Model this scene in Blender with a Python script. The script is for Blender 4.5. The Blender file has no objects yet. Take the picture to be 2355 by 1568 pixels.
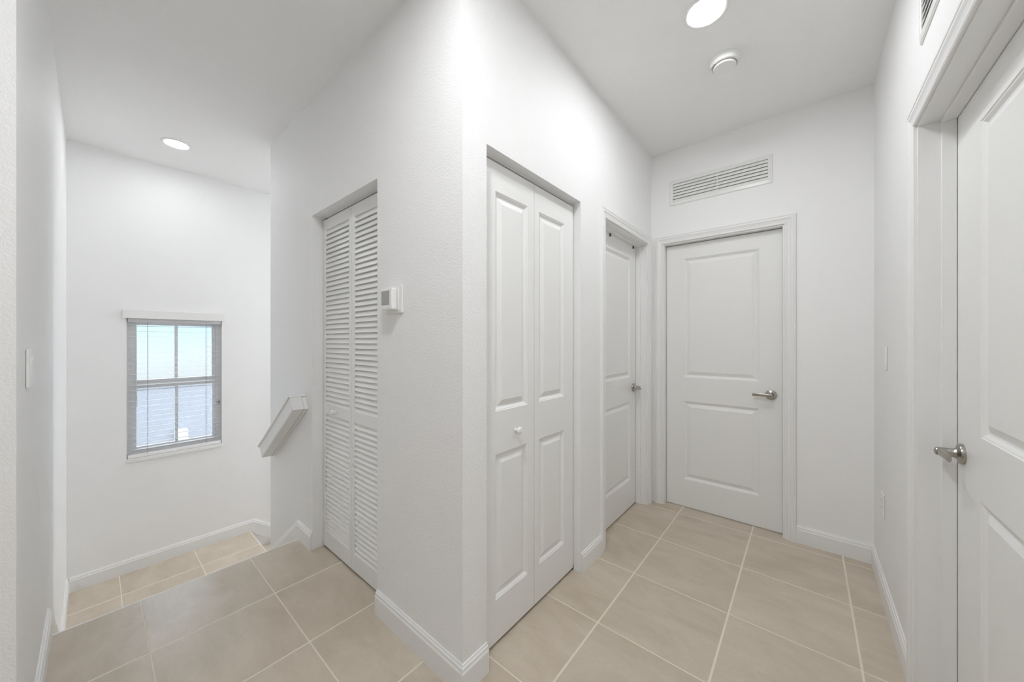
import bpy, bmesh, math, random
from mathutils import Vector, Matrix

S = bpy.context.scene
C = S.collection
PI = math.pi

# ------------------------------------------------------------------ camera
cam_d = bpy.data.cameras.new('camera')
cam = bpy.data.objects.new('camera', cam_d)
C.objects.link(cam)
cam.location = (0.947, -0.853, 1.272)
cam.rotation_euler = (PI / 2, 0, 0.698)
cam_d.sensor_width = 36.0
cam_d.lens = 36.0 * 805.99 / 2355.0
cam_d.clip_start = 0.02
cam_d.clip_end = 200
S.camera = cam

# ------------------------------------------------------------------ world, exposure
S.view_settings.view_transform = 'Standard'
S.view_settings.look = 'None'
S.view_settings.exposure = 0.50
S.view_settings.gamma = 1.0
S.view_settings.use_curve_mapping = False
S.cycles.max_bounces = 16
S.cycles.diffuse_bounces = 10
S.cycles.glossy_bounces = 6
S.cycles.transparent_max_bounces = 16
S.cycles.sample_clamp_indirect = 6.0

HALL_LIGHT = 118.0      # radiance of the hall lamp's lens
STAIR_LIGHT = 52.0
DOWN_FILL = 780.0
MID_FILL = 250.0
BACK_FILL = 32.0
SKY = 1.05

sun_d = bpy.data.lights.new('sun', 'SUN')
sun_d.energy = 8.0
sun_d.angle = math.radians(1.0)
sun_d.color = (1.0, 0.97, 0.93)
sun = bpy.data.objects.new('sun', sun_d)
C.objects.link(sun)
sun.location = (-12, -3, 20)
sun.rotation_euler = Vector((-0.78, -0.10, 1.0)).to_track_quat('Z', 'Y').to_euler()

world = bpy.data.worlds.new('sky')
S.world = world
world.use_nodes = True
wn, wl = world.node_tree.nodes, world.node_tree.links
wn.clear()
wo = wn.new('ShaderNodeOutputWorld')
wb = wn.new('ShaderNodeBackground')
wb.inputs['Strength'].default_value = SKY
tc = wn.new('ShaderNodeTexCoord')
sx = wn.new('ShaderNodeSeparateXYZ')
wr = wn.new('ShaderNodeValToRGB')
wr.color_ramp.elements[0].position = 0.0
wr.color_ramp.elements[0].color = (0.50, 0.50, 0.50, 1)
wr.color_ramp.elements[1].position = 1.0
wr.color_ramp.elements[1].color = (4.2, 4.8, 5.6, 1)
e = wr.color_ramp.elements.new(0.46); e.color = (0.62, 0.66, 0.68, 1)
e = wr.color_ramp.elements.new(0.485); e.color = (0.66, 0.74, 0.82, 1)
e = wr.color_ramp.elements.new(0.52); e.color = (0.56, 0.75, 0.88, 1)
e = wr.color_ramp.elements.new(0.58); e.color = (0.60, 0.80, 0.95, 1)
e = wr.color_ramp.elements.new(0.72); e.color = (3.2, 3.6, 4.2, 1)
mp = wn.new('ShaderNodeMapRange')
mp.inputs['From Min'].default_value = -1
mp.inputs['From Max'].default_value = 1
wl.new(tc.outputs['Generated'], sx.inputs[0])
wl.new(sx.outputs['Z'], mp.inputs['Value'])
wl.new(mp.outputs[0], wr.inputs[0])
wl.new(wr.outputs[0], wb.inputs['Color'])
wl.new(wb.outputs[0], wo.inputs[0])

# ------------------------------------------------------------------ materials
def new_mat(name):
    m = bpy.data.materials.new(name)
    m.use_nodes = True
    n, l = m.node_tree.nodes, m.node_tree.links
    return m, n, l, n['Principled BSDF']

def plain(name, col, rough=0.5, metal=0.0, spec=0.5, bump=0.0, scale=60):
    m, n, l, b = new_mat(name)
    b.inputs['Base Color'].default_value = (*col, 1)
    b.inputs['Roughness'].default_value = rough
    b.inputs['Metallic'].default_value = metal
    b.inputs['Specular IOR Level'].default_value = spec
    t = n.new('ShaderNodeTexCoord')
    no = n.new('ShaderNodeTexNoise')
    no.inputs['Scale'].default_value = scale
    no.inputs['Detail'].default_value = 3
    l.new(t.outputs['Object'], no.inputs['Vector'])
    if bump:
        bp = n.new('ShaderNodeBump')
        bp.inputs['Strength'].default_value = bump
        bp.inputs['Distance'].default_value = 0.002
        l.new(no.outputs['Fac'], bp.inputs['Height'])
        l.new(bp.outputs[0], b.inputs['Normal'])
    r = n.new('ShaderNodeMapRange')
    r.inputs['To Min'].default_value = max(0.02, rough - 0.04)
    r.inputs['To Max'].default_value = min(1, rough + 0.04)
    l.new(no.outputs['Fac'], r.inputs['Value'])
    l.new(r.outputs[0], b.inputs['Roughness'])
    return m

def textured_paint(name, col, strength, scale=95, rough=0.55):
    """sprayed orange-peel / knockdown wall texture"""
    m, n, l, b = new_mat(name)
    b.inputs['Base Color'].default_value = (*col, 1)
    b.inputs['Roughness'].default_value = rough
    b.inputs['Specular IOR Level'].default_value = 0.35
    t = n.new('ShaderNodeTexCoord')
    n1 = n.new('ShaderNodeTexNoise')
    n1.inputs['Scale'].default_value = scale
    n1.inputs['Detail'].default_value = 4
    n1.inputs['Roughness'].default_value = 0.6
    n1.inputs['Distortion'].default_value = 0.6
    cr = n.new('ShaderNodeValToRGB')
    cr.color_ramp.elements[0].position = 0.42
    cr.color_ramp.elements[1].position = 0.62
    n2 = n.new('ShaderNodeTexNoise')
    n2.inputs['Scale'].default_value = scale * 3.1
    n2.inputs['Detail'].default_value = 2
    ad = n.new('ShaderNodeMath'); ad.operation = 'MULTIPLY_ADD'
    ad.inputs[1].default_value = 0.35
    l.new(t.outputs['Object'], n1.inputs['Vector'])
    l.new(t.outputs['Object'], n2.inputs['Vector'])
    l.new(n1.outputs['Fac'], cr.inputs[0])
    l.new(n2.outputs['Fac'], ad.inputs[0])
    l.new(cr.outputs[0], ad.inputs[2])
    bp = n.new('ShaderNodeBump')
    bp.inputs['Strength'].default_value = strength
    bp.inputs['Distance'].default_value = 0.0025
    l.new(ad.outputs[0], bp.inputs['Height'])
    l.new(bp.outputs[0], b.inputs['Normal'])
    return m

PX, PY = 0.4437, 0.4387
def tile_mat(name, tile=(0.575, 0.50, 0.405), grout=(0.74, 0.68, 0.58)):
    m, n, l, b = new_mat(name)
    t = n.new('ShaderNodeTexCoord')
    sp = n.new('ShaderNodeSeparateXYZ')
    l.new(t.outputs['Object'], sp.inputs[0])
    def M(op, a, b_=None, c_=None):
        x = n.new('ShaderNodeMath'); x.operation = op
        for i, v in enumerate((a, b_, c_)):
            if v is None: continue
            if isinstance(v, (int, float)): x.inputs[i].default_value = v
            else: l.new(v, x.inputs[i])
        return x.outputs[0]
    masks, cells = [], []
    for ax, p, g in (('X', PX, 0.0042), ('Y', PY, 0.0026)):
        q = M('DIVIDE', sp.outputs[ax], p)
        f = M('FRACT', q)
        d = M('MULTIPLY', M('MINIMUM', f, M('SUBTRACT', 1.0, f)), p)
        r = n.new('ShaderNodeMapRange')
        r.interpolation_type = 'SMOOTHSTEP'
        r.inputs['From Min'].default_value = g * 0.7
        r.inputs['From Max'].default_value = g * 1.15
        r.inputs['To Min'].default_value = 1
        r.inputs['To Max'].default_value = 0
        l.new(d, r.inputs['Value'])
        masks.append(r.outputs[0]); cells.append(M('FLOOR', q))
    mask = M('MAXIMUM', masks[0], masks[1])
    cb = n.new('ShaderNodeCombineXYZ')
    l.new(cells[0], cb.inputs[0]); l.new(cells[1], cb.inputs[1])
    wnz = n.new('ShaderNodeTexWhiteNoise'); wnz.noise_dimensions = '3D'
    l.new(cb.outputs[0], wnz.inputs['Vector'])
    # every tile shifts the stone pattern by its own random offset
    sc = n.new('ShaderNodeVectorMath'); sc.operation = 'SCALE'; sc.inputs['Scale'].default_value = 7.0
    l.new(wnz.outputs['Color'], sc.inputs[0])
    va = n.new('ShaderNodeVectorMath'); va.operation = 'ADD'
    l.new(t.outputs['Object'], va.inputs[0]); l.new(sc.outputs[0], va.inputs[1])
    mpg = n.new('ShaderNodeMapping'); mpg.inputs['Scale'].default_value = (1.0, 2.2, 1.0)
    mpg.inputs['Rotation'].default_value = (0, 0, 0.5)
    l.new(va.outputs[0], mpg.inputs[0])
    cloud = n.new('ShaderNodeTexNoise')
    cloud.inputs['Scale'].default_value = 3.2; cloud.inputs['Detail'].default_value = 7
    cloud.inputs['Roughness'].default_value = 0.62; cloud.inputs['Distortion'].default_value = 0.5
    l.new(mpg.outputs[0], cloud.inputs['Vector'])
    fine = n.new('ShaderNodeTexNoise')
    fine.inputs['Scale'].default_value = 90; fine.inputs['Detail'].default_value = 3
    l.new(va.outputs[0], fine.inputs['Vector'])
    # thin pale veins
    vn = n.new('ShaderNodeTexNoise')
    vn.inputs['Scale'].default_value = 2.6; vn.inputs['Detail'].default_value = 6
    vn.inputs['Distortion'].default_value = 1.4
    l.new(va.outputs[0], vn.inputs['Vector'])
    vd = M('ABSOLUTE', M('SUBTRACT', vn.outputs['Fac'], 0.40))
    vr = n.new('ShaderNodeMapRange')
    vr.inputs['From Min'].default_value = 0.0; vr.inputs['From Max'].default_value = 0.0035
    vr.inputs['To Min'].default_value = 0.30; vr.inputs['To Max'].default_value = 0.0
    l.new(vd, vr.inputs['Value'])
    vg = n.new('ShaderNodeMapRange')          # only some stretches of the vein show
    vg.inputs['From Min'].default_value = 0.5; vg.inputs['From Max'].default_value = 0.62
    l.new(cloud.outputs['Fac'], vg.inputs['Value'])
    vein = M('MULTIPLY', vr.outputs[0], vg.outputs[0])
    cr = n.new('ShaderNodeValToRGB')
    cr.color_ramp.elements[0].position = 0.30
    cr.color_ramp.elements[0].color = (tile[0] * .88, tile[1] * .87, tile[2] * .85, 1)
    cr.color_ramp.elements[1].position = 0.72
    cr.color_ramp.elements[1].color = (tile[0] * 1.10, tile[1] * 1.11, tile[2] * 1.13, 1)
    l.new(cloud.outputs['Fac'], cr.inputs[0])
    val = M('MULTIPLY_ADD', fine.outputs['Fac'], 0.10, 0.92)
    val = M('MULTIPLY', val, M('MULTIPLY_ADD', wnz.outputs['Value'], 0.07, 0.965))
    hs = n.new('ShaderNodeHueSaturation')
    l.new(val, hs.inputs['Value']); l.new(cr.outputs[0], hs.inputs['Color'])
    def mix(fac, a, b_):
        x = n.new('ShaderNodeMix'); x.data_type = 'RGBA'
        l.new(fac, x.inputs['Factor'])
        if isinstance(a, tuple): x.inputs['A'].default_value = (*a, 1)
        else: l.new(a, x.inputs['A'])
        x.inputs['B'].default_value = (*b_, 1)
        return x.outputs['Result']
    c1 = mix(vein, hs.outputs[0], (0.75, 0.68, 0.58))
    c2 = mix(mask, c1, grout)
    l.new(c2, b.inputs['Base Color'])
    rr = n.new('ShaderNodeMapRange')
    rr.inputs['To Min'].default_value = 0.27; rr.inputs['To Max'].default_value = 0.8
    l.new(mask, rr.inputs['Value']); l.new(rr.outputs[0], b.inputs['Roughness'])
    b.inputs['Specular IOR Level'].default_value = 0.45
    bp = n.new('ShaderNodeBump'); bp.inputs['Strength'].default_value = 0.6
    bp.inputs['Distance'].default_value = 0.001
    h = M('ADD', M('SUBTRACT', 1.0, mask), M('MULTIPLY', cloud.outputs['Fac'], 0.25))
    l.new(h, bp.inputs['Height']); l.new(bp.outputs[0], b.inputs['Normal'])
    return m

def emit(name, col, strength):
    m, n, l, b = new_mat(name)
    b.inputs['Base Color'].default_value = (0.9, 0.9, 0.9, 1)
    b.inputs['Emission Color'].default_value = (*col, 1)
    b.inputs['Emission Strength'].default_value = strength
    return m

def glass(name):
    m, n, l, b = new_mat(name)
    n.remove(b)
    tr = n.new('ShaderNodeBsdfTransparent'); tr.inputs[0].default_value = (0.96, 0.98, 0.98, 1)
    gl = n.new('ShaderNodeBsdfGlossy'); gl.inputs['Roughness'].default_value = 0.03
    fr = n.new('ShaderNodeFresnel'); fr.inputs[0].default_value = 1.45
    mx = n.new('ShaderNodeMixShader')
    l.new(fr.outputs[0], mx.inputs[0]); l.new(tr.outputs[0], mx.inputs[1]); l.new(gl.outputs[0], mx.inputs[2])
    l.new(mx.outputs[0], n['Material Output'].inputs[0])
    return m

WALL = textured_paint('wall paint', (0.88, 0.88, 0.88), 0.33, scale=135)
WALL_SMOOTH = textured_paint('wall paint light texture', (0.88, 0.88, 0.88), 0.09, scale=120)
CEIL = textured_paint('ceiling paint', (0.88, 0.88, 0.88), 0.22, scale=70, rough=0.7)
TRIM = plain('white trim enamel', (0.83, 0.83, 0.825), 0.33, spec=0.45)
DOORW = plain('white door enamel', (0.83, 0.83, 0.82), 0.40, spec=0.4)
TILE = tile_mat('beige porcelain tile')
NICKEL = plain('satin nickel', (0.42, 0.40, 0.37), 0.24, metal=1.0)
DARK = plain('dark track metal', (0.10, 0.10, 0.10), 0.5, metal=0.6)
PLASTIC = plain('white plastic', (0.84, 0.84, 0.83), 0.35)
SCREEN = plain('grey display', (0.36, 0.36, 0.37), 0.25)
VINYL = plain('white vinyl', (0.90, 0.90, 0.90), 0.35)
BLIND = plain('white blind slat', (0.76, 0.76, 0.77), 0.4)
def translucent(m, fac):
    n, l = m.node_tree.nodes, m.node_tree.links
    b = n['Principled BSDF']
    t = n.new('ShaderNodeBsdfTranslucent'); t.inputs[0].default_value = (0.9, 0.9, 0.9, 1)
    x = n.new('ShaderNodeMixShader'); x.inputs[0].default_value = fac
    l.new(b.outputs[0], x.inputs[1]); l.new(t.outputs[0], x.inputs[2])
    l.new(x.outputs[0], n['Material Output'].inputs[0])
translucent(BLIND, 0.20)
CORD = plain('grey cord', (0.48, 0.48, 0.47), 0.7)
WAND = plain('clear grey wand', (0.55, 0.55, 0.57), 0.3)
GLASS = glass('window glass')
TRACK = plain('white track metal', (0.70, 0.70, 0.70), 0.4)
GAP = plain('dark gap', (0.03, 0.03, 0.03), 0.9)
STUCCO = textured_paint('grey blue stucco', (0.25, 0.255, 0.275), 0.8, scale=30, rough=0.9)
CONC = plain('pale concrete', (0.35, 0.35, 0.34), 0.85, bump=0.4)
LENS_HALL = emit('hall lamp lens', (0.955, 0.975, 0.995), HALL_LIGHT)
LENS_STAIR = emit('stair lamp lens', (0.955, 0.975, 0.995), STAIR_LIGHT)
LENS_DOWN_FILL = emit('added lower stair fill lens', (0.955, 0.975, 0.995), DOWN_FILL)  # for the added fill over the lower flight
LENS_MID_FILL = emit('added stair head fill lens', (0.955, 0.975, 0.995), MID_FILL)  # for the added fill above the stair head
LENS_BACK_FILL = emit('added rear fill lens', (0.955, 0.975, 0.995), BACK_FILL)  # for the two added fills behind the camera

# ------------------------------------------------------------------ mesh helpers
def box(bm, x0, x1, y0, y1, z0, z1, bevel=0.0):
    x0, x1 = sorted((x0, x1)); y0, y1 = sorted((y0, y1)); z0, z1 = sorted((z0, z1))
    r = bmesh.ops.create_cube(bm, size=1.0)
    vs = r['verts']
    for v in vs:
        v.co = Vector(((x0 + x1) / 2 + v.co.x * (x1 - x0), (y0 + y1) / 2 + v.co.y * (y1 - y0), (z0 + z1) / 2 + v.co.z * (z1 - z0)))
    if bevel:
        es = list({e for v in vs for e in v.link_edges})
        bmesh.ops.bevel(bm, geom=es, offset=bevel, segments=2, profile=0.6, affect='EDGES')
    return vs

def lathe(bm, prof, center=(0, 0, 0), axis='Z', seg=48, cap=True):
    """prof: list of (radius, height)"""
    c = Vector(center)
    rings = []
    for r, h in prof:
        ring = []
        for k in range(seg):
            a = 2 * PI * k / seg
            p = (r * math.cos(a), r * math.sin(a), h)
            if axis == 'X': p = (p[2], p[0], p[1])
            elif axis == 'Y': p = (p[1], p[2], p[0])
            ring.append(bm.verts.new(c + Vector(p)))
        rings.append(ring)
    for a, b in zip(rings, rings[1:]):
        for k in range(seg):
            bm.faces.new((a[k], a[(k + 1) % seg], b[(k + 1) % seg], b[k]))
    if cap:
        for ring in (rings[0], rings[-1]):
            bm.faces.new(ring)

def tube(bm, pts, rad, seg=12):
    pts = [Vector(p) for p in pts]
    if isinstance(rad, (int, float)): rad = [rad] * len(pts)
    rings = []
    up = Vector((0, 0, 1))
    for i, p in enumerate(pts):
        d = (pts[min(i + 1, len(pts) - 1)] - pts[max(i - 1, 0)]).normalized()
        a = d.cross(up)
        if a.length < 1e-3: a = d.cross(Vector((1, 0, 0)))
        a.normalize(); b = d.cross(a).normalized()
        rings.append([bm.verts.new(p + rad[i] * (math.cos(2 * PI * k / seg) * a + math.sin(2 * PI * k / seg) * b)) for k in range(seg)])
    for a, b in zip(rings, rings[1:]):
        for k in range(seg):
            bm.faces.new((a[k], a[(k + 1) % seg], b[(k + 1) % seg], b[k]))
    bm.faces.new(rings[0]); bm.faces.new(rings[-1])

def loft(bm, sections, closed_profile=True):
    """sections: list of lists of points, the same count each; the ends are capped"""
    rows = [[bm.verts.new(p) for p in s] for s in sections]
    n = len(rows[0])
    for a, b in zip(rows, rows[1:]):
        for k in range(n if closed_profile else n - 1):
            bm.faces.new((a[k], a[(k + 1) % n], b[(k + 1) % n], b[k]))
    if closed_profile:
        bm.faces.new(rows[0]); bm.faces.new(rows[-1])

def obj(name, bm, mat, parent=None, loc=None, smooth=False):
    bmesh.ops.recalc_face_normals(bm, faces=bm.faces)
    me = bpy.data.meshes.new(name)
    if loc is not None:
        bmesh.ops.translate(bm, verts=bm.verts, vec=-Vector(loc))
    bm.to_mesh(me); bm.free()
    me.materials.append(mat)
    o = bpy.data.objects.new(name, me)
    if loc is not None: o.location = loc
    C.objects.link(o)
    if parent is not None:
        o.parent = parent
        if loc is None: o.location = -parent.location   # meshes are written in world coordinates
        else: o.location = Vector(loc) - parent.location
    if smooth:
        me.shade_smooth()
        me.set_sharp_from_angle(angle=math.radians(38))
    return o

def sub(name, bm, mat, parent, smooth=False):
    """a sub-part: the parent is itself a part whose world offset is the root's negative location"""
    bmesh.ops.recalc_face_normals(bm, faces=bm.faces)
    me = bpy.data.meshes.new(name)
    bm.to_mesh(me); bm.free()
    me.materials.append(mat)
    o = bpy.data.objects.new(name, me)
    C.objects.link(o)
    o.parent = parent            # part's object space already equals world space
    if smooth:
        me.shade_smooth()
        me.set_sharp_from_angle(angle=math.radians(38))
    return o

def thing(name, loc, label=None, cat=None, group=None, kind=None):
    o = bpy.data.objects.new(name, None)
    o.empty_display_size = 0.05
    C.objects.link(o); o.location = loc
    tag(o, label, cat, group, kind)
    return o

def tag(o, label=None, cat=None, group=None, kind=None):
    if label: o['label'] = label
    if cat: o['category'] = cat
    if group: o['group'] = group
    if kind: o['kind'] = kind
    return o

def struct(name, bm, mat, label, cat, loc=None, smooth=False):
    return tag(obj(name, bm, mat, None, loc, smooth), label, cat, None, 'structure')

# ------------------------------------------------------------------ measures
H = 2.74
T = 0.115                       # wall thickness
AE, A1, A0 = -2.142, -1.353, -0.593   # wall A: far end, louvre opening
B0, B1 = 0.123, 0.861           # wall B: panelled closet opening
D, W = 2.007, 1.245             # back wall, right wall
L, E = 3.174, 0.984             # window wall at x=-L, left wall at y=-E
ZO = 2.035                      # head of the closet openings
NX = -1.549                     # nosing of the top step
RISE = 0.188
LZ = -3 * RISE                  # landing level
LY = 0.111                      # edge of the landing
LNX = -0.634                    # near end of the left wall
YB = -3.6                       # wall behind the camera
YS = 3.2                        # far end of the stairwell
BH, BT = 0.109, 0.014           # baseboard

# ------------------------------------------------------------------ floors, stairs, ceiling
def slab_on_grid(name, x0, x1, y0, y1, z0, z1, ox, oy, label, cat='floor'):
    bm = bmesh.new(); box(bm, x0, x1, y0, y1, z0, z1)
    return struct(name, bm, TILE, label, cat, loc=(ox, oy, z1))

bm = bmesh.new()
box(bm, NX, W + T + 0.4, -E, D + 0.5, -0.14, 0)
box(bm, LNX - T, W + T + 0.4, YB, -E, -0.14, 0)
struct('floor', bm, TILE, 'upper hallway floor of large square beige stone-look tiles', 'floor', loc=(NX, 1.926, 0))
bm = bmesh.new()
box(bm, -L, NX - 2 * 0.26 + 0.012, -E, LY, LZ - 0.12, LZ)
struct('floor', bm, TILE, 'lower stair landing of beige tiles below the window', 'landing', loc=(-2.835, -0.288, LZ))
bm = bmesh.new()
for k in (1, 2):
    xr = NX - 0.26 * (k - 1)
    box(bm, xr - 0.26, xr + 0.012, -E + BT, -BT, -RISE * k - 0.14, -RISE * k)
    box(bm, xr - 0.002, xr + 0.012, -E + BT, -BT, -RISE * k, -RISE * (k - 1) - (0.14 if k == 1 else 0.0))
struct('stairs', bm, TILE, 'two beige tiled steps down from the hallway to the landing', 'stairs', loc=(NX, -0.288, 0))
bm = bmesh.new()
for k in range(1, 12):
    y = LY + 0.26 * (k - 1)
    box(bm, -L + BT, AE - BT, y, y + 0.262, LZ - RISE * (k + 1), LZ - RISE * k)
box(bm, -L, AE, LY + 0.26 * 11, YS, LZ - RISE * 13, LZ - RISE * 12)
struct('stairs', bm, TILE, 'flight of beige steps going down behind the closet wall', 'stairs', loc=(-L, LY, LZ))
# thin white edge profile along the top step and the landing edge
bm = bmesh.new(); box(bm, NX - 0.004, NX + 0.002, -E + BT, -BT, -0.014, 0.0008)
struct('trim_1', bm, TRIM, 'thin white edge strip along the top step', 'trim')
bm = bmesh.new(); box(bm, -L + BT, AE - BT, LY - 0.001, LY + 0.004, LZ - 0.014, LZ + 0.0008)
struct('trim_2', bm, TRIM, 'thin white edge strip where the landing drops to the lower stairs', 'trim')

bm = bmesh.new(); box(bm, -L - 0.2, W + T + 0.4, YB - T, YS + T, H, H + 0.15)
struct('ceiling', bm, CEIL, 'flat white textured ceiling over hallway and stairs', 'ceiling')

# ------------------------------------------------------------------ walls
FZ = -2.85
def wall(name, boxes, label, mat=None):
    bm = bmesh.new()
    for b in boxes: box(bm, *b)
    return struct(name, bm, mat or WALL, label, 'wall')

S1, S2 = 1.169, 1.895           # slab of the side door in wall B
bk0, bk1 = 0.103, 0.828         # slab of the back door
rd1 = 0.983; rd0 = rd1 - 0.84   # slab of the right door
DZ = 2.014                      # top of the hinged slabs
J = 0.018                       # jamb board thickness
wall('wall_center', [
    (AE, A1, 0, T, 0, H), (AE, A1, 0, T, LZ - 0.4, -0.14), (A1, A0, 0, T, ZO, H), (A0, 0, 0, T, 0, H),
    (-T, 0, T, B0, 0, H), (-T, 0, B0, B1, ZO, H), (-T, 0, B1, S1 - J - 0.003, 0, H),
    (-T, 0, S1 - J - 0.003, S2 + J + 0.003, DZ + J + 0.003, H), (-T, 0, S2 + J + 0.003, D, 0, H),
    (AE, AE + T, T, YS, FZ, H), (AE, AE + T, 0, T, FZ, LZ - 0.4), (AE, A1, 0.0, T, -0.14, 0.0),
    (AE + T, -T, 1.0, 1.03, 0, H), (AE + T, -T, D + T, D + T + 0.05, 0, H),
], 'white textured closet walls meeting in the outward corner at centre')
wall('wall_left', [(-L, LNX, -E - T, -E, LZ - 0.3, H)], 'long white textured wall at the left side of the stairs')
wall('wall_near', [(LNX - T, LNX, YB, -E - T, 0, H)], 'nearest white wall edge at the far left of the view')
# window wall
wy0, wy1, wz0, wz1 = -0.688, -0.098, 0.331, 1.456
wall('wall_window', [
    (-L - 0.2, -L, -E - T, wy0, FZ, H), (-L - 0.2, -L, wy1, YS, FZ, H),
    (-L - 0.2, -L, wy0, wy1, FZ, wz0), (-L - 0.2, -L, wy0, wy1, wz1, H)], 'smooth white wall with the window above the landing', WALL_SMOOTH)
wall('wall_back', [
    (-T, bk0 - J - 0.003, D, D + T, 0, H), (bk1 + J + 0.003, W + T, D, D + T, 0, H),
    (bk0 - J - 0.003, bk1 + J + 0.003, D, D + T, DZ + J + 0.003, 2.334), (bk0 - J - 0.003, bk1 + J + 0.003, D, D + T, 2.475, H),
    (bk0 - J - 0.003, 0.164, D, D + T, 2.334, 2.475), (0.756, bk1 + J + 0.003, D, D + T, 2.334, 2.475)], 'white wall at the end of the hallway with a door and a grille', WALL_SMOOTH)
wall('wall_right', [
    (W, W + T, rd1 + J + 0.003, D, 0, H), (W, W + T, rd0 - J - 0.003, rd1 + J + 0.003, DZ + J + 0.003, 2.286), (W, W + T, rd0 - J - 0.003, rd1 + J + 0.003, 2.428, H),
    (W, W + T, rd0 - J - 0.003, 0.313, 2.286, 2.428), (W, W + T, 0.905, rd1 + J + 0.003, 2.286, 2.428),
    (W, W + T, YB, rd0 - J - 0.003, 0, H)], 'white wall along the right side of the hallway')
wall('wall_rear', [(LNX - T, W + T, YB - T, YB, 0, H)], 'white wall behind the viewer')
wall('wall_stairwell', [(-L - 0.2, AE + T, YS, YS + T, FZ, H)], 'white wall at the far foot of the stairs')

# ------------------------------------------------------------------ baseboards
PROF = [(0.0, 0.0), (0.0, BT), (BH - 0.026, BT), (BH - 0.022, BT - 0.002), (BH - 0.018, BT - 0.0035),
        (BH - 0.010, BT - 0.004), (BH - 0.006, BT - 0.008), (BH, BT - 0.0095), (BH, 0.0)]

def offset_path(path, o):
    """offset a 2D polyline to its left by o, with mitres"""
    n = len(path); out = []
    for i, p in enumerate(path):
        p = Vector(p); ns = []
        if i > 0: d = (p - Vector(path[i - 1])).normalized(); ns.append(Vector((-d.y, d.x)))
        if i < n - 1: d = (Vector(path[i + 1]) - p).normalized(); ns.append(Vector((-d.y, d.x)))
        if len(ns) == 1: out.append(p + ns[0] * o)
        else:
            m = (ns[0] + ns[1]).normalized()
            out.append(p + m * (o / m.dot(ns[0])))
    return out

def baseboard(name, path, label, z=0.0):
    bm = bmesh.new()
    offs = {o: offset_path(path, o) for _, o in PROF}
    secs = []
    for i in range(len(path)):
        secs.append([(offs[o][i].x, offs[o][i].y, z + h) for h, o in PROF])
    loft(bm, secs)
    return struct(name, bm, TRIM, label, 'baseboard')

e = 0.0005

def board(name, path, label, z=0.0, flip=False):
    if flip: path = path[::-1]
    return baseboard(name, path, label, z)

board('baseboard_center', [(A0 - e, 0.0), (0.0, 0.0), (0.0, B0 - e)], 'white baseboard wrapping the outward corner between the two closets', flip=True)
board('baseboard_closet', [(0.0, B1 + e), (0.0, 1.099)], 'short white baseboard between the panelled closet and the side door', flip=True)
board('baseboard_back', [(0.898, D), (W, D), (W, 1.053)], 'white baseboard in the corner right of the end door', flip=True)
baseboard('baseboard_right', [(W, YB), (W, rd0 - 0.075)], 'white baseboard on the right wall past the near door')

def skirt(name, pts, y, side, label, axis='X', extra=None):
    """pts: (s, zb, s_top, z_top) along the wall; side = out direction"""
    bm = bmesh.new(); secs = []
    for s0, z0, s1, z1 in pts:
        sec = []
        for h, o in PROF:
            k = h / BH
            # keep the plain face tall on the raking part: map the profile's moulded top to the top edge
            s = s0 + (s1 - s0) * k
            zz = z0 + (z1 - z0) * k
            if h > 0:
                L_ = math.hypot(s1 - s0, z1 - z0)
                k = (L_ - (BH - h)) / L_
                s = s0 + (s1 - s0) * k; zz = z0 + (z1 - z0) * k
            sec.append((s, y + side * o, zz) if axis == 'X' else (y + side * o, s, zz))
        secs.append(sec)
    loft(bm, secs)
    return struct(name, bm, TRIM, label, 'baseboard')

SL = RISE / 0.26
tb = math.tan(math.atan(SL) / 2)
def rake(x): return -SL * (NX - x)          # height of the nosing line under x
kx = NX - BH * tb
# on wall A beside the top steps: level piece then raking down to the wall's end
skirt('baseboard_stairs', [(A1, 0, A1, BH), (NX, 0, kx, BH), (AE, rake(AE) - 0.30, AE, BH - SL * (kx - AE))],
      0.0, -1, 'white baseboard left of the louvered closet, dropping with the stairs')
# left wall: level from the near corner, raking, level again on the landing
lx = kx - (BH - (LZ + BH)) / SL
skirt('baseboard_left', [(LNX, 0, LNX, BH), (NX, 0, kx, BH), (lx, LZ - 0.0, lx, LZ + BH), (-L, LZ, -L, LZ + BH)],
      -E, 1, 'white baseboard on the left wall, stepping down to the landing')
# window wall: level on the landing, raking down the lower flight
ky = LY + BH * tb
skirt('baseboard_window', [(-E + BT, LZ, -E + BT, LZ + BH), (LY, LZ, ky, LZ + BH), (YS, LZ - SL * (YS - LY) - 0.30, YS, LZ + BH - SL * (YS - ky))],
      -L, 1, 'white baseboard under the window, dropping with the lower stairs', axis='Y')
baseboard('baseboard_near', [(LNX, -E), (LNX, YB)], 'white baseboard on the nearest left wall')

# ------------------------------------------------------------------ frames for mapping door geometry to its wall
# local door coordinates: u along the wall, d = depth toward the room (+) from the slab's face, z up
class Frame:
    def __init__(self, origin, uax, dax): self.o, self.u, self.d = Vector(origin), Vector(uax), Vector(dax)
    def __call__(self, u, d, z): return self.o + self.u * u + self.d * d + Vector((0, 0, z))

def fbox(bm, F, u0, u1, d0, d1, z0, z1, bevel=0):
    a, b = F(u0, d0, z0), F(u1, d1, z1)
    return box(bm, a.x, b.x, a.y, b.y, a.z, b.z, bevel)

CAS = [(0.0, 0.0), (0.0, 0.009), (0.004, 0.0115), (0.010, 0.0115), (0.013, 0.0085), (0.017, 0.0095), (0.028, 0.0125),
       (0.036, 0.0165), (0.044, 0.0165), (0.047, 0.0145), (0.050, 0.017), (0.056, 0.017), (0.057, 0.015), (0.057, 0.0)]

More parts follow.
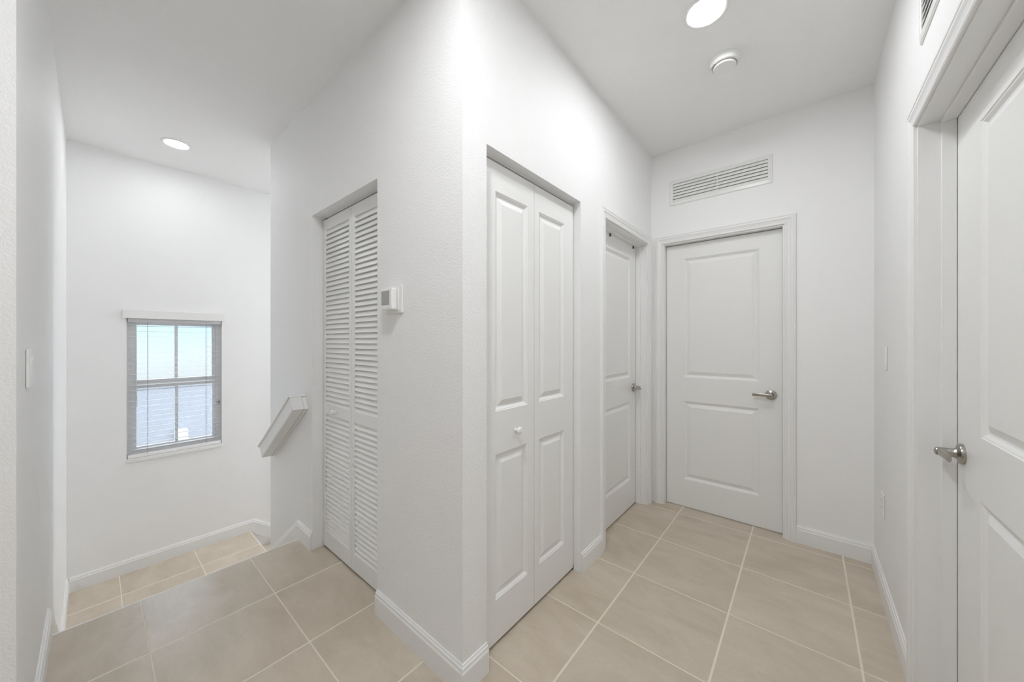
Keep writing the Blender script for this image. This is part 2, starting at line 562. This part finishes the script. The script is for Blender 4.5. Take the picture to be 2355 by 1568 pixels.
def casing(F, u0, u1, zt, parent, dwall):
    """moulded casing round three sides; (u0,u1,zt) = inner edge; dwall = depth of the wall face"""
    bm = bmesh.new(); secs = []
    rows = [lambda a: (u0 - a, 0.0), lambda a: (u0 - a, zt + a), lambda a: (u1 + a, zt + a), lambda a: (u1 + a, 0.0)]
    for f in rows:
        s = []
        for a, o in CAS:
            uu, zz = f(a); s.append(F(uu, dwall + o, zz))
        secs.append(s)
    loft(bm, secs)
    return obj('casing', bm, TRIM, parent)

def panel_face(bm, F, u0, u1, z0, z1, panels, thick=0.035, field=0.044):
    """one slab, front face at d=0 with moulded recessed panels; panels = (pu0,pu1,pz0,pz1)"""
    us = sorted({u0, u1} | {p for q in panels for p in q[:2]})
    zs = sorted({z0, z1} | {p for q in panels for p in q[2:]})
    V = {}
    def v(u, d, z):
        k = (round(u, 5), round(d, 5), round(z, 5))
        if k not in V: V[k] = bm.verts.new(F(u, d, z))
        return V[k]
    for i in range(len(us) - 1):
        for j in range(len(zs) - 1):
            a, b, c, d_ = us[i], us[i + 1], zs[j], zs[j + 1]
            uc, zc = (a + b) / 2, (c + d_) / 2
            if any(q[0] < uc < q[1] and q[2] < zc < q[3] for q in panels): continue
            bm.faces.new((v(a, 0, c), v(b, 0, c), v(b, 0, d_), v(a, 0, d_)))
    for q in panels:
        rings = [(0, 0), (0.002, -0.0025), (0.006, -0.0035), (0.014, -0.0100), (0.018, -0.0112), (0.020, -0.0112), (0.023, -0.0105), (field, -0.0025)]
        # split every ring side at the grid lines only for the outermost ring
        def ring(ins, dd):
            a, b, c, d_ = q[0] + ins, q[1] - ins, q[2] + ins, q[3] - ins
            return [(a, dd, c), (b, dd, c), (b, dd, d_), (a, dd, d_)]
        rs = [[v(*p) for p in ring(*r)] for r in rings]
        for r0, r1 in zip(rs, rs[1:]):
            for k in range(4):
                bm.faces.new((r0[k], r0[(k + 1) % 4], r1[(k + 1) % 4], r1[k]))
        bm.faces.new(rs[-1])
    # sides and back
    for f in (((u0, z0), (u1, z0)), ((u1, z0), (u1, z1)), ((u1, z1), (u0, z1)), ((u0, z1), (u0, z0))):
        (a, c), (b, d_) = f
        bm.faces.new((bm.verts.new(F(a, 0, c)), bm.verts.new(F(b, 0, d_)), bm.verts.new(F(b, -thick, d_)), bm.verts.new(F(a, -thick, c))))
    bm.faces.new([bm.verts.new(F(*p)) for p in ((u0, -thick, z0), (u1, -thick, z0), (u1, -thick, z1), (u0, -thick, z1))])

def flat(o):
    o.data.shade_flat()
    return o

def lever(F, u, z, toward, parent):
    """round rose, neck and flat lever, satin nickel; toward = +-1 along u"""
    c = F(u, 0, z); nx = F.d
    ax = 'X' if abs(nx.x) > 0.5 else 'Y'
    sgn = nx.x if ax == 'X' else nx.y
    bm = bmesh.new()
    lathe(bm, [(0.0325, 0.0), (0.0325, sgn * 0.006), (0.031, sgn * 0.010), (0.024, sgn * 0.0125), (0.0165, sgn * 0.015), (0.0142, sgn * 0.020),
               (0.0135, sgn * 0.027), (0.0135, sgn * 0.0325)], c, ax, 40)
    rose = sub('rose', bm, NICKEL, parent, True)
    bm = bmesh.new()
    lathe(bm, [(0.0120, sgn * 0.032), (0.0120, sgn * 0.0345)], c, ax, 32)
    lathe(bm, [(0.0135, sgn * 0.0345), (0.0132, sgn * 0.053), (0.0115, sgn * 0.0575), (0.006, sgn * 0.060)], c, ax, 32)
    secs = []
    for t, hh, ww in ((0.0, 0.0115, 0.0095), (0.012, 0.0115, 0.0092), (0.03, 0.0108, 0.0070), (0.06, 0.0105, 0.0055), (0.096, 0.0105, 0.0050), (0.100, 0.0090, 0.0042)):
        s = []
        for k in range(12):
            a = 2 * PI * k / 12
            cx, cz = math.copysign(abs(math.cos(a)) ** 0.6, math.cos(a)), math.copysign(abs(math.sin(a)) ** 0.6, math.sin(a))
            s.append(F(u + toward * t, 0.0475 + ww * cx, z + hh * cz))
        secs.append(s)
    loft(bm, secs)
    return sub('lever', bm, NICKEL, parent, True)

def hinged_door(name, F, u0, u1, dwall, latch, label, parent_loc, clips=(), cut0=None, trim=None, far_lever=True, zbot=0.010, latch_stile=0.125):
    """dwall: wall face depth relative to the slab's face. latch: side (+1 = u1)"""
    root = thing(name, parent_loc, label, 'door', None, 'structure')
    bm = bmesh.new()
    st = 0.125
    panel_face(bm, F, u0, u1, zbot, DZ - 0.002, [(u0 + st, u1 - latch_stile, 0.215, 0.812), (u0 + st, u1 - latch_stile, 0.995, 1.902)])
    slab = flat(obj('door_panel', bm, DOORW, root))
    back = dwall - T
    bm = bmesh.new()      # jamb boards
    g = 0.003
    fbox(bm, F, u0 - g - J, u0 - g, back, dwall, 0, DZ + g + J)
    fbox(bm, F, u1 + g, u1 + g + J, back, dwall, 0, DZ + g + J)
    fbox(bm, F, u0 - g, u1 + g, back, dwall, DZ + g, DZ + g + J)
    jm = obj('jamb', bm, TRIM, root)
    if dwall > 0.06:      # stop on the hall side
        bm = bmesh.new()
        fbox(bm, F, u0 - g, u0 + 0.009, 0.0015, 0.034, 0, DZ + g, 0.0015)
        fbox(bm, F, u1 - 0.009, u1 + g, 0.0015, 0.034, 0, DZ + g, 0.0015)
        fbox(bm, F, u0 + 0.009, u1 - 0.009, 0.0015, 0.034, DZ - 0.009, DZ + g, 0.0015)
        obj('door_stop', bm, TRIM, root)
    else:
        bm = bmesh.new()
        fbox(bm, F, u0 - g, u0 + 0.009, -0.036, -0.050, 0, DZ + g)
        fbox(bm, F, u1 - 0.009, u1 + g, -0.036, -0.050, 0, DZ + g)
        fbox(bm, F, u0 + 0.009, u1 - 0.009, -0.036, -0.050, DZ - 0.009, DZ + g)
        obj('door_stop', bm, TRIM, root)
    casing(F, u0 - g - 0.010, u1 + g + 0.010, DZ + g + 0.008, root, dwall)
    lu = u1 - 0.060 if latch > 0 else u0 + 0.060
    lever(F, lu, 0.912, -latch, slab)
    for cu in clips:
        bm = bmesh.new(); fbox(bm, F, cu - 0.006, cu + 0.006, 0.0, 0.008, DZ - 0.028, DZ - 0.004)
        sub('clip', bm, DARK, slab)
    return root

# side door in wall B: faces +x, slab set at the far side of the wall
hinged_door('door_2', Frame((-0.080, 0, 0), (0, 1, 0), (1, 0, 0)), S1, S2, 0.080, +1,
            'narrow-looking white two-panel door with lever in the left hallway wall', (-0.08, S1, 0), clips=(1.41, 1.825))
# end door faces -y
hinged_door('door_3', Frame((0, D + 0.050, 0), (1, 0, 0), (0, -1, 0)), bk0, bk1, 0.050, +1,
            'white two-panel door with lever at the end of the hallway', (bk0, D + 0.05, 0), zbot=0.006)
# right door faces -x
hinged_door('door_4', Frame((W + 0.085, 0, 0), (0, 1, 0), (-1, 0, 0)), rd0, rd1, 0.085, +1,
            'nearest white two-panel door with lever in the right wall', (W + 0.085, rd0, 0), zbot=0.008, latch_stile=0.205)

# ------------------------------------------------------------------ panelled bifold door (wall B)
def knob(F, u, z, parent, mat=PLASTIC):
    c = F(u, 0, z); ax = 'X' if abs(F.d.x) > .5 else 'Y'; s = F.d.x + F.d.y
    bm = bmesh.new()
    lathe(bm, [(0.0085, 0), (0.0075, s * .004), (0.0065, s * .010), (0.0085, s * .014), (0.0135, s * .018), (0.0158, s * .023),
               (0.0158, s * .027), (0.0130, s * .031), (0.006, s * .033)], c, ax, 32)
    return sub('knob', bm, mat, parent, True)

F = Frame((-0.045, 0, 0), (0, 1, 0), (1, 0, 0))
root = thing('door_1', (-0.045, B0, 0), 'white raised-panel bifold closet door with round knob right of the corner', 'door', None, 'structure')
for (u0, u1, p0, p1, kn) in ((B0 + 0.004, 0.4925, 0.221, 0.443, True), (0.4955, B1 - 0.006, 0.533, 0.765, False)):
    bm = bmesh.new()
    panel_face(bm, F, u0, u1, 0.014, 2.017, [(p0, p1, 0.190, 0.798), (p0, p1, 0.977, 1.898)])
    lf = flat(obj('door_leaf', bm, DOORW, root))
    if kn: knob(F, 0.354, 0.876, lf)
bm = bmesh.new()
fbox(bm, F, B0 + 0.002, B1 - 0.002, -0.030, -0.003, 2.026, ZO)
obj('track', bm, TRACK, root)
bm = bmesh.new()
fbox(bm, F, B1 - 0.040, B1 - 0.001, -0.026, -0.006, 0.0, 0.004)
fbox(bm, F, B1 - 0.004, B1 - 0.001, -0.026, 0.002, 0.0, 0.030)
obj('floor_bracket', bm, NICKEL, root)

# ------------------------------------------------------------------ louvered bifold door (wall A)
F = Frame((0, 0.060, 0), (1, 0, 0), (0, -1, 0))
root = thing('door_5', (A1, 0.06, 0), 'white louvered bifold closet door with small round knob left of the corner', 'door', None, 'structure')
for (u0, u1, kn) in ((A1 + 0.006, -0.9760, True), (-0.9735, A0 - 0.004, False)):
    bm = bmesh.new()
    st = 0.031; th = 0.031
    z0, z1 = 0.014, 2.017
    fbox(bm, F, u0, u0 + st, -th, 0, z0, z1, 0.0015)
    fbox(bm, F, u1 - st, u1, -th, 0, z0, z1, 0.0015)
    rails = [(z0, 0.107), (0.824, 0.886), (1.955, z1)]
    for a, b in rails: fbox(bm, F, u0 + st, u1 - st, -th + 0.001, -0.001, a, b)
    lf = obj('door_leaf', bm, DOORW, root)
    bm = bmesh.new()
    for a, b in ((0.107, 0.824), (0.886, 1.955)):
        n = round((b - a) / 0.0290)
        for k in range(n):
            zc = a + (k + 0.5) * (b - a) / n
            # tilted slat: front edge low, back edge high
            fr, bk_ = (-0.0035, zc - 0.0170), (-0.0165, zc + 0.0165)
            dx, dz = bk_[0] - fr[0], bk_[1] - fr[1]; q = math.hypot(dx, dz); nx_, nz_ = -dz / q * 0.0026, dx / q * 0.0026
            prof = [(fr[0] + nx_, fr[1] + nz_), (fr[0] - nx_, fr[1] - nz_), (bk_[0] - nx_, bk_[1] - nz_), (bk_[0] + nx_, bk_[1] + nz_)]
            loft(bm, [[F(uu, d, z) for d, z in prof] for uu in (u0 + st - 0.002, u1 - st + 0.002)])
    sub('louvers', bm, DOORW, lf)
    if kn: knob(F, -1.165, 0.858, lf)
bm = bmesh.new()
fbox(bm, F, A1 + 0.002, A0 - 0.002, -0.026, -0.003, 2.026, ZO)
obj('track', bm, TRACK, root)
bm = bmesh.new()
fbox(bm, F, A1 + 0.010, A1 + 0.050, -0.022, -0.001, 2.0175, 2.0255)
obj('pivot_bracket', bm, NICKEL, root)

# ------------------------------------------------------------------ handrail on wall A
def rail(name, P, d, out, label, length):
    """P top-end point on the wall, d unit slope direction, out unit direction from the wall"""
    root = thing(name, P, label, 'handrail')
    P, d, out = Vector(P), Vector(d).normalized(), Vector(out)
    n = out.cross(d); n = n if n.z > 0 else -n
    def prism(prof, s0, s1):
        bm = bmesh.new()
        loft(bm, [[P + d * s + out * o + n * h for o, h in prof] for s in (s0, s1)])
        return bm
    obj('backing_board', prism([(0.001, -0.004), (0.022, -0.004), (0.022, -0.086), (0.001, -0.086)], 0.0, length), TRIM, root)
    obj('rail', prism([(0.0235, 0.0), (0.086, 0.0), (0.086, -0.078), (0.083, -0.084), (0.0235, -0.084)], 0.0, length - 0.004), TRIM, root)
    obj('cap', prism([(0.001, 0.0), (0.001, 0.017), (0.086, 0.017), (0.093, 0.013), (0.095, 0.006), (0.091, 0.002), (0.0865, 0.0)], -0.004, length + 0.004), TRIM, root)
    for s in (0.16, length - 0.14):
        c = P + d * s + out * 0.086 + n * -0.040
        bm = bmesh.new()
        lathe(bm, [(0.006, 0), (0.006, -0.0012), (0.003, -0.0018)], c, 'Y', 20)
        obj('screw_cap', bm, PLASTIC, root, smooth=True)
    return root
dsl = Vector((-1, 0, -0.680)).normalized()
rail('handrail', (-1.462, 0.0, 0.925), dsl, (0, -1, 0), 'white wooden handrail sloping down the wall left of the louvered closet', 0.745)

# ------------------------------------------------------------------ window and blind
root = thing('window_1', (-L - 0.10, (wy0 + wy1) / 2, wz0), 'white single-hung window above the stair landing', 'window', None, 'structure')
xf = -L - 0.055
bm = bmesh.new()
fw = 0.034
box(bm, xf - 0.06, xf, wy0, wy0 + fw, wz0, wz1, 0.002); box(bm, xf - 0.06, xf, wy1 - fw, wy1, wz0, wz1, 0.002)
box(bm, xf - 0.06, xf, wy0 + fw, wy1 - fw, wz0, wz0 + 0.045, 0.002); box(bm, xf - 0.06, xf, wy0 + fw, wy1 - fw, wz1 - 0.03, wz1, 0.002)
obj('frame', bm, VINYL, root)
ym = (wy0 + wy1) / 2 + 0.0
def sash(name, x, z0, z1, rb, rt):
    bm = bmesh.new()
    a, b = wy0 + fw, wy1 - fw; s = 0.022
    box(bm, x - 0.02, x, a, a + s, z0, z1, 0.0015); box(bm, x - 0.02, x, b - s, b, z0, z1, 0.0015)
    box(bm, x - 0.02, x, a + s, b - s, z0, z0 + rb, 0.0015); box(bm, x - 0.02, x, a + s, b - s, z1 - rt, z1, 0.0015)
    box(bm, x - 0.016, x - 0.004, ym - 0.010, ym + 0.010, z0 + rb, z1 - rt)
    o = obj(name, bm, VINYL, root)
    bm = bmesh.new(); box(bm, x - 0.012, x - 0.009, a + s, b - s, z0 + rb, z1 - rt)
    sub('glass_pane', bm, GLASS, o)
    return o
sash('lower_sash', xf - 0.010, wz0 + 0.045, 0.925, 0.030, 0.040)
sash('upper_sash', xf - 0.034, 0.905, wz1 - 0.030, 0.045, 0.022)
bm = bmesh.new(); box(bm, -L - 0.055, -L + 0.010, wy0 - 0.002, wy1 + 0.002, wz0 - 0.028, wz0 + 0.001, 0.003)
obj('sill', bm, TRIM, root)

xb = -L - 0.026
root = thing('window_blind', (xb, (wy0 + wy1) / 2, wz0), 'white horizontal slat blind hanging open in the stair window', 'window blind')
bm = bmesh.new()
box(bm, -L + 0.002, -L + 0.020, wy0 - 0.024, wy1 + 0.020, 1.453, 1.521, 0.003)
obj('valance', bm, PLASTIC, root)
bm = bmesh.new(); box(bm, xb - 0.022, xb + 0.022, wy0 + 0.006, wy1 - 0.006, 1.425, 1.454)
obj('headrail', bm, BLIND, root)
bm = bmesh.new(); n = 24
for k in range(n):
    z = 0.396 + k * 0.0433
    a = math.radians(-3 if k % 5 else -1.5)
    c, s = math.cos(a), math.sin(a)
    pts = []
    for (px_, pz_) in ((-0.021, 0), (-0.010, 0.0016), (0, 0.0022), (0.010, 0.0016), (0.021, 0), (0.010, -0.0008), (0, -0.0002), (-0.010, -0.0008)):
        pts.append((xb + px_ * c - pz_ * s, z + px_ * s + pz_ * c))
    loft(bm, [[(x_, y_, z_) for x_, z_ in pts] for y_ in (wy0 + 0.008, wy1 - 0.008)])
obj('slats', bm, BLIND, root)
bm = bmesh.new(); box(bm, xb - 0.024, xb + 0.024, wy0 + 0.006, wy1 - 0.006, 0.334, 0.360, 0.003)
obj('bottom_rail', bm, VINYL, root)
for yy in (wy0 + 0.118, wy1 - 0.105):
    bm = bmesh.new()
    for dx in (-0.0255, 0.0255): tube(bm, [(xb + dx, yy, 0.350), (xb + dx, yy, 1.43)], 0.0010, 6)
    obj('ladder_cord', bm, CORD, root)
bm = bmesh.new(); tube(bm, [(xb + 0.032, wy0 + 0.052, 1.43), (xb + 0.031, wy0 + 0.052, 1.0), (xb + 0.033, wy0 + 0.054, 0.745)], [0.0022, 0.0026, 0.0030], 8)
obj('tilt_wand', bm, WAND, root, smooth=True)
# small grey latch on the right side of the frame
bm = bmesh.new()
box(bm, xf - 0.001, xf + 0.006, wy1 - 0.028, wy1 - 0.020, 0.688, 0.712, 0.001)
box(bm, xf - 0.001, xf + 0.004, wy1 - 0.016, wy1 - 0.003, 0.684, 0.716, 0.001)
lt = obj('latch', bm, SCREEN, bpy.data.objects['window_1'])

# ------------------------------------------------------------------ neighbouring building outside
root = thing('neighboring_building', (-8.0, 0.5, -3.0), 'grey blue stucco building seen through the lower window sash', 'building')
bm = bmesh.new(); box(bm, -7.25, -7.0, -7, 8, -3.4, 0.60); box(bm, -11, -7.25, -7, 8, -3.4, 0.0)
obj('wall', bm, STUCCO, root)
bm = bmesh.new(); box(bm, -7.3, -6.95, -7.1, 8.1, 0.60, 0.65, 0.01)
obj('parapet_cap', bm, CONC, root)
bm = bmesh.new(); box(bm, -7.0, -6.86, -0.010, 0.145, -0.42, -0.18, 0.01)
ov = obj('vent_cover', bm, VINYL, root); ov['label'] = 'white vent cover'
bm = bmesh.new(); box(bm, -20, -3.5, -12, 12, -3.5, -3.4)
struct('ground', bm, CONC, 'pale ground outside below the window', 'ground')

# ------------------------------------------------------------------ ceiling lights, smoke detector
def ceiling_light(x, y, mat, label, r=0.067, ro=0.092):
    t = thing('ceiling_light', (x, y, H), label, 'ceiling light', 'recessed round ceiling lights')
    bm = bmesh.new()
    prof = [(ro, H - 0.0002), (ro, H - 0.003), (ro - 0.004, H - 0.0055), (r + 0.006, H - 0.0045), (r + 0.002, H - 0.002), (r + 0.002, H - 0.0002)]
    lathe(bm, prof, (x, y, 0), 'Z', 64, cap=False)
    obj('trim_ring', bm, PLASTIC, t, smooth=True)
    bm = bmesh.new()
    lathe(bm, [(r, H - 0.0015), (r, H - 0.003), (r * 0.6, H - 0.0042), (0.004, H - 0.0045)], (x, y, 0), 'Z', 64)
    obj('lens', bm, mat, t, smooth=True)
    return t
ceiling_light(0.606, 0.897, LENS_HALL, 'bright round recessed light in the hallway ceiling beside the smoke detector')
ceiling_light(-2.650, -0.458, LENS_STAIR, 'small bright recessed light in the ceiling over the stair window', r=0.062, ro=0.088)
ceiling_light(-2.650, 2.35, LENS_DOWN_FILL, 'added unseen fill light in the ceiling over the lower flight of stairs', r=0.062, ro=0.088)  # invented fixture hidden behind the closet wall, brightens the stair side
ceiling_light(0.42, -0.56, LENS_MID_FILL, 'added unseen fill light in the ceiling where hallway and stairs meet')  # invented fixture above the frame, lifts the left floor and walls
ceiling_light(0.95, -1.90, LENS_BACK_FILL, 'added unseen fill light in the ceiling just behind the viewer')  # invented fixture out of view, adds fill from behind the camera
ceiling_light(0.30, -2.90, LENS_BACK_FILL, 'added unseen fill light in the ceiling farthest behind the viewer')  # second invented fixture behind the camera, more fill

t = thing('smoke_detector', (0.622, 1.258, H), 'round white smoke detector on the hallway ceiling', 'smoke detector')
cx, cy = 0.622, 1.258
bm = bmesh.new(); lathe(bm, [(0.070, H), (0.070, H - 0.006), (0.067, H - 0.014), (0.064, H - 0.016)], (cx, cy, 0), 'Z', 64)
obj('base', bm, PLASTIC, t, smooth=True)
bm = bmesh.new(); lathe(bm, [(0.0665, H - 0.0165), (0.0665, H - 0.029), (0.064, H - 0.034), (0.058, H - 0.0365), (0.057, H - 0.035), (0.055, H - 0.035)], (cx, cy, 0), 'Z', 64)
bd = obj('body', bm, PLASTIC, t, smooth=True)
bm = bmesh.new(); lathe(bm, [(0.0520, H - 0.0352), (0.0520, H - 0.043), (0.0495, H - 0.0465), (0.02, H - 0.047), (0.003, H - 0.047)], (cx, cy, 0), 'Z', 64)
obj('test_button', bm, PLASTIC, t, smooth=True)
bm = bmesh.new(); lathe(bm, [(0.0545, H - 0.0345), (0.0545, H - 0.0385)], (cx, cy, 0), 'Z', 64, cap=True)
obj('vent_ring', bm, SCREEN, t)
bm = bmesh.new()
for a in (3.5, 3.75, 4.0):
    c = Vector((cx + 0.0585 * math.cos(a), cy + 0.0585 * math.sin(a), 0)); box(bm, c.x - 0.004, c.x + 0.004, c.y - 0.003, c.y + 0.003, H - 0.0375, H - 0.034)
obj('vent_slot', bm, SCREEN, t)

# ------------------------------------------------------------------ wall grilles
def grille(F, u0, u1, z0, z1, label, mull):
    t = thing('wall_grille', F((u0 + u1) / 2, 0, z0), label, 'air vent')
    b = 0.026
    bm = bmesh.new()
    # bevelled flange as one lofted ring
    prof = [(0.0, 0.0), (0.0, 0.002), (0.004, 0.006), (b - 0.002, 0.008), (b, 0.006), (b, 0.0)]
    secs = []
    for (uu, su, zz, sz) in ((u0, 1, z0, 1), (u1, -1, z0, 1), (u1, -1, z1, -1), (u0, 1, z1, -1)):
        secs.append([F(uu + su * a, o, zz + sz * a) for a, o in prof])
    rows = [[bm.verts.new(p) for p in s] for s in secs]
    m = len(prof)
    for i in range(4):
        A, B_ = rows[i], rows[(i + 1) % 4]
        for k in range(m): bm.faces.new((A[k], A[(k + 1) % m], B_[(k + 1) % m], B_[k]))
    obj('flange', bm, GRILLE, t)
    bm = bmesh.new()
    n = 6; hz = (z1 - z0 - 2 * b)
    for k in range(n):
        zc = z0 + b + (k + 0.5) * hz / n
        p = hz / n
        prof = [(0.0040, zc - p * 0.50), (0.0055, zc - p * 0.48), (0.0040, zc - p * 0.10), (0.0005, zc + p * 0.28), (-0.0070, zc + p * 0.62), (-0.0080, zc + p * 0.58), (-0.0010, zc + p * 0.24), (0.0025, zc - p * 0.14)]
        loft(bm, [[F(uu, d, z) for d, z in prof] for uu in (u0 + b - 0.001, u1 - b + 0.001)])
    obj('slats', bm, GRILLE, t)
    bm = bmesh.new(); fbox(bm, F, u0 + b, u1 - b, -0.050, -0.046, z0 + b, z1 - b)
    obj('backing', bm, DUCT, t)
    if mull is not None:
        bm = bmesh.new(); fbox(bm, F, mull - 0.003, mull + 0.003, -0.004, 0.0058, z0 + b, z1 - b)
        obj('mullion', bm, GRILLE, t)
    for uu in (u0 + b / 2, u1 - b / 2):
        c = F(uu, 0.0072, (z0 + z1) / 2)
        s = F.d.x + F.d.y
        bm = bmesh.new(); lathe(bm, [(0.0035, 0), (0.0032, s * 0.001), (0.001, s * 0.0016)], c, 'X' if abs(F.d.x) > .5 else 'Y', 16)
        obj('screw', bm, GRILLE, t, smooth=True)
    return t
DUCT = plain('galvanised duct', (0.62, 0.62, 0.62), 0.6)
GRILLE = plain('white enamelled metal', (0.82, 0.82, 0.81), 0.22, spec=0.5)
grille(Frame((0, D - 0.0005, 0), (1, 0, 0), (0, -1, 0)), 0.140, 0.780, 2.310, 2.499, 'white slatted return air grille above the end door', 0.462)
grille(Frame((W - 0.0005, 0, 0), (0, 1, 0), (-1, 0, 0)), 0.289, 0.929, 2.262, 2.452, 'white slatted air grille above the near right door', 0.61)
# cut pockets are not needed: the grilles' backing boards stand in shallow recesses of the wall

# ------------------------------------------------------------------ thermostat
t = thing('thermostat', (-0.437, 0, 1.45), 'white wall thermostat with grey display right of the louvered closet', 'thermostat')
bm = bmesh.new(); box(bm, -0.505, -0.374, -0.010, -0.0005, 1.392, 1.514, 0.0045)
obj('back_plate', bm, PLASTIC, t)
bm = bmesh.new(); box(bm, -0.486, -0.392, -0.016, -0.010, 1.404, 1.503, 0.002)
obj('mounting_ring', bm, PLASTIC, t)
bm = bmesh.new(); box(bm, -0.484, -0.398, -0.044, -0.016, 1.406, 1.500, 0.007)
b_ = obj('body', bm, PLASTIC, t)
bm = bmesh.new(); box(bm, -0.476, -0.415, -0.0455, -0.0435, 1.428, 1.488, 0.0008)
obj('display', bm, SCREEN, t)

# ------------------------------------------------------------------ switches, outlet
def plate(name, F, u, z, label, cat, kind):
    t = thing(name, F(u, 0, z), label, cat)
    bm = bmesh.new(); fbox(bm, F, u - 0.036, u + 0.036, 0.0005, 0.0065, z - 0.058, z + 0.058, 0.002)
    obj('cover_plate', bm, PLASTIC, t)
    if kind == 'switch':
        bm = bmesh.new()
        loft(bm, [[F(uu, 0.0065, z - 0.033), F(uu, 0.0085, z - 0.033), F(uu, 0.0075, z), F(uu, 0.0125, z + 0.033), F(uu, 0.0065, z + 0.033)] for uu in (u - 0.016, u + 0.016)])
        obj('rocker', bm, PLASTIC, t)
    else:
        for dz in (-0.02, 0.02):
            bm = bmesh.new(); fbox(bm, F, u - 0.016, u + 0.016, 0.0065, 0.0085, z + dz - 0.014, z + dz + 0.014, 0.0015)
            s = obj('socket', bm, PLASTIC, t)
            bm = bmesh.new()
            for du in (-0.0065, 0.0065): fbox(bm, F, u + du - 0.001, u + du + 0.001, 0.0085, 0.0088, z + dz - 0.001, z + dz + 0.007)
            sub('slots', bm, SCREEN, s)
    return t
plate('light_switch', Frame((0, -E, 0), (-1, 0, 0), (0, 1, 0)), 0.865, 1.190, 'white rocker light switch on the left wall beside the stairs', 'light switch', 'switch')
plate('light_switch', Frame((W, 0, 0), (0, 1, 0), (-1, 0, 0)), 1.620, 1.188, 'white light switch seen edge-on on the right wall', 'light switch', 'switch')
plate('electrical_outlet', Frame((W, 0, 0), (0, 1, 0), (-1, 0, 0)), 1.690, 0.452, 'white electrical outlet low on the right wall', 'outlet', 'outlet')
